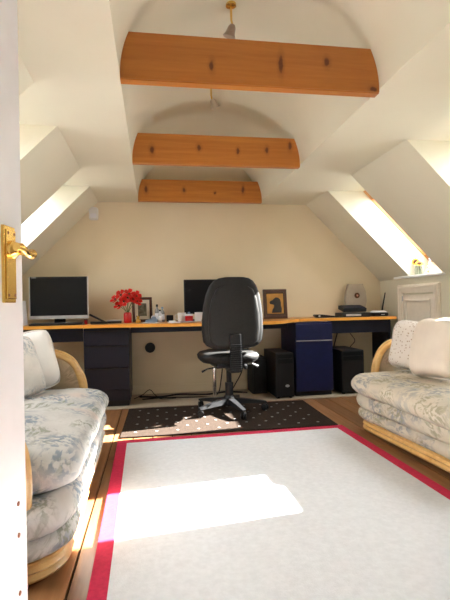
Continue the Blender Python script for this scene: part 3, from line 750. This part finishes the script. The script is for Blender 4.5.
# ------------------------------------------------------------------ things on the desks
def monitor(name, lab, x0, x1, y, z0, z1, chin, rz=0):
    t = thing(name, lab, 'monitor', ((x0+x1)/2, y, ZT+.0005), rz); wx = (x1-x0)/2; z0 -= ZT; z1 -= ZT
    mesh('housing', B(-wx, wx, .0, .045, z0, z1, bev=.005), M['black'], t)
    mesh('screen', B(-wx+.012, wx-.012, -.002, .002, z0+chin, z1-.014), M['screen'], t)
    mesh('bezel', B(-wx, wx, -.006, .004, z0, z0+chin-.004, bev=.002), M['silver'] if chin > .03 else M['black'], t)
    if chin > .03:
        for s_ in (-1, 1): mesh('side_trim', B(s_*wx-.004, s_*wx+.004, -.003, .02, z0, z1), M['silver'], t)
        for k in range(3): mesh('logo_mark', B(-wx+.02+.014*k, -wx+.031+.014*k, -.0035, -.0015, z1-.012, z1-.005), M['silver'], t)
    mesh('neck', B(-.05, .05, .02, .05, .008, z0+.06, bev=.004), M['black'], t)
    bm = bmesh.new(); loft(bm, [[(x, yy, z) for x, yy in rrect(-.14+i_, .14-i_, -.07+i_, .13-i_, .05)] for z, i_ in ((0, 0), (.008, 0), (.013, .008))])
    mesh('foot', bm, M['black'], t)
    return t
monitor('monitor', 'black wide monitor with silver lower bezel on the left desk', -1.135, -.612, 4.45, .800, 1.197, .035)
monitor('monitor', 'black monitor half hidden behind the office chair', .302, .72, 4.47, .815, 1.155, .014)
t = thing('keyboard', 'long black keyboard in front of the silver trimmed monitor', 'keyboard', (-.86, 4.29, ZT+.0005))
mesh('tray', B(-.23, .23, -.065, .065, 0, .018, bev=.004), M['black'], t)
for j in range(4): mesh('key_row', B(-.215, .215, -.052+.027*j, -.030+.027*j, .017, .023, bev=.001), M['blacksoft'], t)
t = thing('box_file', 'upright white box file left of the monitor', 'file', (-1.185, 4.33, ZT+.0005))
mesh('case', B(-.03, .03, -.10, .10, 0, .225, bev=.002), M['paper'], t); mesh('spine_label', B(-.018, .018, -.1025, -.0995, .05, .15), M['lilac'], t)
t.rotation_euler = (0, math.radians(-4), math.radians(-4)); t.location.z += .002
t = thing('small_tin', 'small dark red tin beside the monitor foot', 'tin', (-.62, 4.36, ZT+.0005))
mesh('body', lathe(bmesh.new(), [(.016, 0), (.016, .035), (.013, .038)], 14), M['red'], t); mesh('lid', lathe(bmesh.new(), [(.017, .036), (.017, .045), (.014, .047)], 14), M['black'], t)
t = thing('desk_phone', 'black handset tilted on its cradle near the pedestal', 'phone', (-.50, 4.33, ZT+.0005), .2)
mesh('cradle', B(-.075, .075, -.06, .06, 0, .022, bev=.005), M['black'], t)
bm = bmesh.new(); box(bm, -.10, .06, -.02, .02, 0, .018, bev=.006, mat4=Matrix.Translation((0, 0, .035)) @ Matrix.Rotation(math.radians(28), 4, 'Y'))
mesh('handset', bm, M['blacksoft'], t)
t = thing('gadget_case', 'flat dark case', 'case', (-.365, 4.40, ZT+.0005))
t['label'] = 'flat dark case with grey lid left of the red flowers'; t['category'] = 'case'
mesh('body', B(-.065, .065, -.05, .05, 0, .022, bev=.004), M['black'], t); mesh('lid', B(-.062, .062, -.047, .047, .0225, .032, bev=.003), M['silver'], t)

# flowers
t = thing('flower_vase', 'red vase of red artificial poppies on the desk', 'flowers', (-.243, 4.42, ZT+.0005))
mesh('vase', lathe(bmesh.new(), [(.034, 0), (.038, .01), (.038, .085), (.03, .098), (.026, .10), (.024, .09)], 4*5), M['red'], t, smooth=True, angle=40)
fl = [(-.11, -.01, .225), (-.055, -.04, .265), (-.03, -.05, .205), (.02, -.04, .275), (.055, -.03, .225), (.085, .0, .255), (-.075, -.02, .165), (.09, -.01, .205), (.0, .03, .24)]
pet = None
for k, (x, y, z) in enumerate(fl):
    st = mesh('stem', tube(bmesh.new(), catmull([(0, 0, .08), (x*.35, y*.3, .08+(z-.08)*.5), (x, y, z)], 4), .0028, 6), M['stem'], t)
    head = Matrix.Translation((x, y, z)) @ Matrix.Rotation(math.atan2(y-.08, x*.8)+PI/2, 4, 'Z') @ Matrix.Rotation(math.radians(55+10*(k % 3)), 4, 'X')
    for p in range(5):
        bm = bmesh.new(); a = 2*PI*p/5
        G = []
        for i in range(4):
            r = .006+.046*i/3; rr = []
            for j in range(5):
                wv = (-1+.5*j)*(.10+.55*math.sin(PI*(i+.6)/4.2))
                rr.append(bm.verts.new((r*math.cos(a+wv), r*math.sin(a+wv), .016*(i/3)**1.5+.004*math.sin(3*j+p))))
            G.append(rr)
        for r0, r1 in zip(G, G[1:]):
            for j in range(4): bm.faces.new((r0[j], r0[j+1], r1[j+1], r1[j]))
        bmesh.ops.solidify(bm, geom=bm.faces[:], thickness=.0015)
        bmesh.ops.transform(bm, matrix=head, verts=bm.verts)
        mesh('petal', bm, M['petal'], st, smooth=True)
    mesh('flower_centre', lathe(bmesh.new(), [(.009, 0), (.010, .006), (.005, .011)], 10, head), M['seed'], st, smooth=True)
# leaning photo frame
def frame(name, lab, x, y, wdt, hgt, bwid, mtf, mm, tilt, rz, inner):
    t = thing(name, lab, 'picture', (x, y, ZT+.001), rz); t.rotation_euler = (math.radians(-tilt), 0, rz)
    h = wdt/2
    for (a, b, c, d) in ((-h, h, 0, bwid), (-h, h, hgt-bwid, hgt), (-h, -h+bwid, bwid, hgt-bwid), (h-bwid, h, bwid, hgt-bwid)):
        mesh('frame_rail', B(a, b, -.012, .010, c, d, bev=.003), mtf, t)
    mesh('backing', B(-h+.004, h-.004, .002, .008, .004, hgt-.004), M['black'], t)
    mesh('mount', B(-h+bwid-.002, h-bwid+.002, -.003, .002, bwid-.002, hgt-bwid+.002), mm, t)
    inner(t, h, hgt)
    mesh('easel_strut', prism(bmesh.new(), [(.008, .75*hgt), (.014, .75*hgt), (.014+hgt*.42, .02), (.008+hgt*.42, .02)], -.02, .02, 'x'), M['black'], t)
    return t
frame('photo_frame', 'leaning mahogany photo frame with cream mount behind the flowers', -.105, 4.50, .195, .245, .026, M['mahogany'], M['cardmat'], 10, math.radians(8),
      lambda t, h, g: mesh('photo', B(-.042, .042, -.0045, -.0025, .06, .185), M['photo'], t))
def dogpic(t, h, g):
    mesh('inner_border', B(-.093, .093, -.0045, -.0028, .045, .262), M['black'], t)
    mesh('gold_ground', B(-.086, .086, -.0060, -.0043, .052, .255), M['gold'], t)
    dog = [(-.040, .060), (.062, .060), (.066, .100), (.058, .135), (.060, .165), (.052, .196), (.030, .214), (.006, .216), (-.012, .204), (-.026, .190), (-.052, .180), (-.060, .166), (-.054, .150), (-.030, .146), (-.012, .140), (-.014, .118), (-.030, .095)]
    mesh('dog_silhouette', prism(bmesh.new(), dog, -.0075, -.0058, 'y'), M['blacksoft'], t)
frame('dog_picture', 'dark framed picture of a black dog on gold', 1.218, 4.44, .245, .300, .028, M['mahogany'], M['mahogany'], 6, 0, dogpic)
# small figurine, bottles, bits
t = thing('figurine', 'small golden figurine in front of the photo frame', 'ornament', (-.145, 4.405, ZT+.0005))
mesh('body', lathe(bmesh.new(), [(.02, 0), (.024, .012), (.02, .028), (.012, .036)], 14), M['ornament'], t, smooth=True)
hd = mesh('head', lathe(bmesh.new(), [(.004, .034), (.013, .040), (.015, .050), (.010, .060), (.003, .063)], 14), M['ornament'], t, smooth=True)
for s_ in (-1, 1): mesh('ear', lathe(bmesh.new(), [(.002, 0), (.006, .003), (.005, .009), (.001, .011)], 8, Matrix.Translation((s_*.011, 0, .056))), M['seed'], hd)
def bottle(x, y, h, r, mt, lab, cap):
    t = thing('bottle', lab, 'bottle', (x, y, ZT+.0005), 0, 'bottles beside the photo frame')
    mesh('body', lathe(bmesh.new(), [(r*.9, 0), (r, .006), (r, h*.62), (r*.8, h*.72), (r*.4, h*.8), (r*.38, h*.88)], 16), mt, t, smooth=True, angle=50)
    mesh('cap', lathe(bmesh.new(), [(r*.48, h*.87), (r*.48, h), (r*.4, h)], 14), cap, t, smooth=True, angle=50)
    mesh('bottle_label', lathe(bmesh.new(), [(r+.0006, h*.15), (r+.0006, h*.5)], 16), M['paper'], t, smooth=True, angle=40)
bottle(.035, 4.43, .170, .022, M['greyglass'], 'tallest grey bottle of the group beside the photo frame', M['black'])
bottle(.085, 4.44, .145, .022, M['greyglass'], 'shorter grey bottle nearest the black cube', M['bluebit'])
bottle(.062, 4.38, .120, .017, M['silver'], 'small silver bottle in front of the grey bottles', M['black'])
t = thing('tape_dispenser', 'blue tape dispenser beside the grey bottles', 'dispenser', (-.02, 4.36, ZT+.0005), .2)
mesh('base', prism(bmesh.new(), [(-.06, 0), (.05, 0), (.055, .02), (.035, .055), (.01, .058), (-.01, .03), (-.05, .022)], -.018, .018, 'y'), M['bluebit'], t)
mesh('roll', lathe(bmesh.new(), [(.010, -.01), (.020, -.01), (.020, .01), (.010, .01)], 16, Matrix.Translation((.02, 0, .048)) @ Matrix.Rotation(PI/2, 4, 'X')), M['paper'], t)
t = thing('pen_pot', 'little black cube pot beside the bottles', 'pot', (.158, 4.46, ZT+.0005))
bm = B(-.032, .032, -.032, .032, 0, .062, bev=.003); mesh('pot', bm, M['black'], t); mesh('rim', B(-.027, .027, -.027, .027, .0622, .0635), M['blacksoft'], t)
t = thing('paper_sheets', 'loose white papers lying in front of the black cube', 'papers', (.24, 4.22, ZT+.0005), .25)
mesh('sheet', B(-.10, .10, -.07, .07, 0, .003), M['paper'], t); mesh('sheet', B(-.02, .13, -.08, .03, .0032, .007), M['lilac'], t); mesh('folded_sheet', B(-.10, -.05, -.04, .02, .0032, .018, bev=.002), M['paper'], t)
t = thing('paper_sheets', 'loose blue white papers near the tape dispenser', 'papers', (-.03, 4.26, ZT+.0005), -.2)
mesh('sheet', B(-.07, .07, -.05, .05, 0, .004), M['paper'], t); mesh('sheet', B(-.03, .05, -.035, .03, .0042, .012), M['bluebit'], t)
t = thing('red_carton', 'small red and white carton left of the second monitor', 'carton', (.335, 4.34, ZT+.0005))
mesh('body', B(-.036, .036, -.022, .022, 0, .072, bev=.002), M['red'], t); mesh('white_band', B(-.0365, .0365, -.0225, .0225, .055, .0725), M['paper'], t)
mesh('cap', lathe(bmesh.new(), [(.012, .0725), (.012, .088), (.008, .092)], 12), M['bluebit'], t)
t = thing('mug', 'white mug behind the red carton', 'mug', (.272, 4.41, ZT+.0005))
mesh('cup', lathe(bmesh.new(), [(.032, 0), (.038, .006), (.040, .085), (.036, .085), (.034, .01)], 20), M['whiteplastic'], t, smooth=True, angle=40)
mesh('handle', tube(bmesh.new(), catmull([(-.038, 0, .07), (-.062, 0, .062), (-.064, 0, .03), (-.038, 0, .02)], 5), .005, 8), M['whiteplastic'], t, smooth=True)
t = thing('letter_rack', 'letters standing in a rack under the second monitor', 'letters', (.445, 4.30, ZT+.0005), .1)
mesh('tray', B(-.07, .07, -.03, .03, 0, .006), M['silver'], t)
for k in range(3):
    bm = B(-.065, .065, -.002, .002, 0, .082); bmesh.ops.transform(bm, matrix=Matrix.Translation((.004*k, -.02+.02*k, .006)) @ Matrix.Rotation(.12, 4, 'X'), verts=bm.verts)
    mesh('envelope', bm, M['paper'], t)
bm = B(-.004, .004, -.034, -.028, .002, .09); bmesh.ops.transform(bm, matrix=Matrix.Rotation(.35, 4, 'Y'), verts=bm.verts); mesh('divider', bm, M['black'], t)
# right desk
t = thing('panel_speaker', 'grey beige hexagonal flat speaker with dark round centre', 'speaker', (2.155, 4.60, ZT+.0005))
hexa = [(-.080, .0), (.080, .0), (.092, .05), (.118, .17), (.108, .26), (.078, .345), (-.082, .345), (-.112, .26), (-.122, .17), (-.094, .05)]
bm = prism(bmesh.new(), hexa, -.02, .03, 'y'); bmesh.ops.bevel(bm, geom=[e for e in bm.edges if abs(e.verts[0].co.y-e.verts[1].co.y) < 1e-4 and e.verts[0].co.y < 0], offset=.008, segments=2, affect='EDGES')
mesh('panel', bm, M['greige'], t)
cn = mesh('centre_cone', lathe(bmesh.new(), [(.030, 0), (.030, .003), (.022, .006)], 20, Matrix.Translation((.004, -.0205, .222)) @ Matrix.Rotation(PI/2, 4, 'X')), M['seed'], t, smooth=True, angle=40)
mesh('dome', lathe(bmesh.new(), [(.011, 0), (.009, .004), (.003, .006)], 14, Matrix.Translation((.004, -.0262, .222)) @ Matrix.Rotation(PI/2, 4, 'X')), M['pink'], cn, smooth=True)
mesh('foot', B(-.07, .07, -.05, .07, 0, .012, bev=.003), M['greige'], t)
t = thing('document_scanner', 'black flatbed machine with raised lid in front of speaker', 'scanner', (2.03, 4.42, ZT+.0005))
mesh('body', B(-.155, .155, -.09, .09, 0, .045, bev=.006), M['black'], t)
bm = B(-.125, .125, -.06, .08, 0, .04, bev=.006); bmesh.ops.transform(bm, matrix=Matrix.Translation((.0, 0, .064)) @ Matrix.Rotation(.22, 4, 'X'), verts=bm.verts); ld = mesh('lid', bm, M['black'], t)
bm = B(-.105, .115, -.05, .07, .0405, .044); bmesh.ops.transform(bm, matrix=Matrix.Translation((.0, 0, .064)) @ Matrix.Rotation(.22, 4, 'X'), verts=bm.verts); mesh('lid_panel', bm, M['navy'], ld)
mesh('control_strip', B(-.11, .05, -.093, -.089, .012, .032), M['silver'], t)
t = thing('sound_bar', 'low black bar shaped device left of the scanner', 'device', (1.74, 4.42, ZT+.0005))
bm = prism(bmesh.new(), [(-.13, .018), (-.12, .034), (-.04, .032), (.12, .012), (.13, 0), (-.10, 0)], -.03, .03, 'y'); mesh('body', bm, M['black'], t)
mesh('knob', lathe(bmesh.new(), [(.010, 0), (.010, .006), (.007, .008)], 12, Matrix.Translation((-.08, -.030, .018)) @ Matrix.Rotation(PI/2, 4, 'X')), M['silver'], t)
t = thing('router', 'dark router with pale top and tilted aerial', 'router', (2.315, 4.42, ZT+.0005))
bm = bmesh.new(); loft(bm, [[(x, y, z) for x, y in rrect(-.095+i_, .095-i_, -.06+i_, .06-i_, .04)] for z, i_ in ((0, .004), (.008, 0), (.035, .0), (.042, .006))]); mesh('body', bm, M['black'], t, smooth=True, angle=40)
bm = bmesh.new(); loft(bm, [[(x, y, z) for x, y in rrect(-.085+i_, .085-i_, -.05+i_, .05-i_, .035)] for z, i_ in ((.042, 0), (.056, .012), (.060, .03))]); mesh('top_cover', bm, M['whiteplastic'], t, smooth=True, angle=40)
mesh('aerial', tube(bmesh.new(), [(.058, .03, .045), (.066, .03, .10), (.098, .03, .245)], [.009, .008, .006], 8), M['black'], t)
mesh('indicator', B(.0, .04, -.0615, -.0585, .015, .022), M['silver'], t)

# window sill things
t = thing('sunflower_vase', 'small glass jar with two sunflowers on the sill', 'flowers', (2.535, 4.03, ZS+.001))
mesh('jar', lathe(bmesh.new(), [(.030, 0), (.036, .008), (.038, .05), (.032, .08), (.033, .085), (.030, .084)], 18), M['vaseglass'], t, smooth=True, angle=50)
for (x, y, z, a, tl) in ((-.01, .03, .130, -.6, 75), (-.01, -.03, .105, -.4, 40)):
    st = mesh('stem', tube(bmesh.new(), [(0, 0, .02), (x*.5, y*.5, z*.6), (x, y, z)], .003, 6), M['stem'], t)
    hm = Matrix.Translation((x, y, z)) @ Matrix.Rotation(a, 4, 'Z') @ Matrix.Rotation(math.radians(tl), 4, 'X')
    for p in range(12):
        an = 2*PI*p/12; c_, s_ = math.cos(an), math.sin(an); bm = bmesh.new()
        pts = [(.014, -.007), (.027, -.008), (.040, 0), (.027, .008), (.014, .007)]
        prism(bm, [(c_*u-s_*v, s_*u+c_*v) for u, v in pts], .001, .003, 'z')
        bmesh.ops.transform(bm, matrix=hm, verts=bm.verts); mesh('petal', bm, M['sunpetal'], st)
    mesh('seed_head', lathe(bmesh.new(), [(.021, 0), (.021, .007), (.012, .012)], 12, hm), M['seed'], st, smooth=True)
t = thing('painted_bottle', 'tall white bottle painted with pink flowers on the sill', 'bottle', (2.545, 3.86, ZS+.001))
bd = mesh('body', lathe(bmesh.new(), [(.024, 0), (.028, .006), (.028, .07), (.016, .095), (.011, .105), (.011, .125)], 18), M['whiteplastic'], t, smooth=True, angle=50)
mesh('stopper', lathe(bmesh.new(), [(.009, .125), (.014, .132), (.012, .145), (.004, .15)], 14), M['lilac'], t, smooth=True)
for k, (a, z, mt) in enumerate(((3.5, .02, 'sunpetal'), (3.9, .045, 'pink'), (3.4, .06, 'pink'), (3.8, .025, 'pink'), (3.3, .085, 'sunpetal'))):
    r = .0275 if z < .07 else .02
    mesh('painted_flower', lathe(bmesh.new(), [(.007, 0), (.007, .0015), (.003, .002)], 8, Matrix.Translation((r*math.cos(a), r*math.sin(a), z)) @ Matrix.Rotation(a, 4, 'Z') @ Matrix.Rotation(PI/2, 4, 'Y')), M[mt], bd)

# cables under the desks
def cable(lab, pts, r=.005):
    o = mesh('cable', tube(bmesh.new(), catmull(pts, 6), r, 6), M['black'], smooth=True); tag(o, lab, 'cable', 'cables under the desks')
z = .0115
cable('thick black cable lying along the skirting behind the chair', [(-.15, 4.52, z+.006), (.05, 4.50, z), (.25, 4.56, z+.004), (.5, 4.50, z), (.72, 4.55, z+.006), (.92, 4.48, z)], .009)
cable('black cable looping up between chair and tower', [(.75, 4.60, .70), (.70, 4.58, .40), (.66, 4.52, .15), (.60, 4.45, z), (.40, 4.40, z), (.10, 4.45, z), (-.12, 4.42, z)], .006)
cable('black cable hanging in a bow beside the computer tower', [(.98, 4.62, .71), (.96, 4.6, .45), (.88, 4.55, .22), (.80, 4.5, .10), (.74, 4.46, z+.005)], .006)
cable('thin black cable standing up near the drawer pedestal', [(-.20, 4.46, z), (-.12, 4.44, .05), (-.05, 4.42, .10), (.0, 4.42, .05), (.06, 4.40, z), (.2, 4.40, z)], .004)
cable('black cable hanging from the scanner left of right tower', [(1.90, 4.66, .71), (1.86, 4.64, .58), (1.80, 4.65, .50), (1.76, 4.66, .55), (1.74, 4.66, .70)], .004)
cable('black cable drooping behind the right tower', [(1.95, 4.66, .71), (1.97, 4.67, .6), (1.93, 4.67, .45), (1.90, 4.67, .3)], .006)
cable('thin cable looping beside the right desk end panel', [(2.12, 4.66, .71), (2.10, 4.66, .58), (2.16, 4.66, .48), (2.10, 4.67, .38), (2.2, 4.66, .2)], .004)
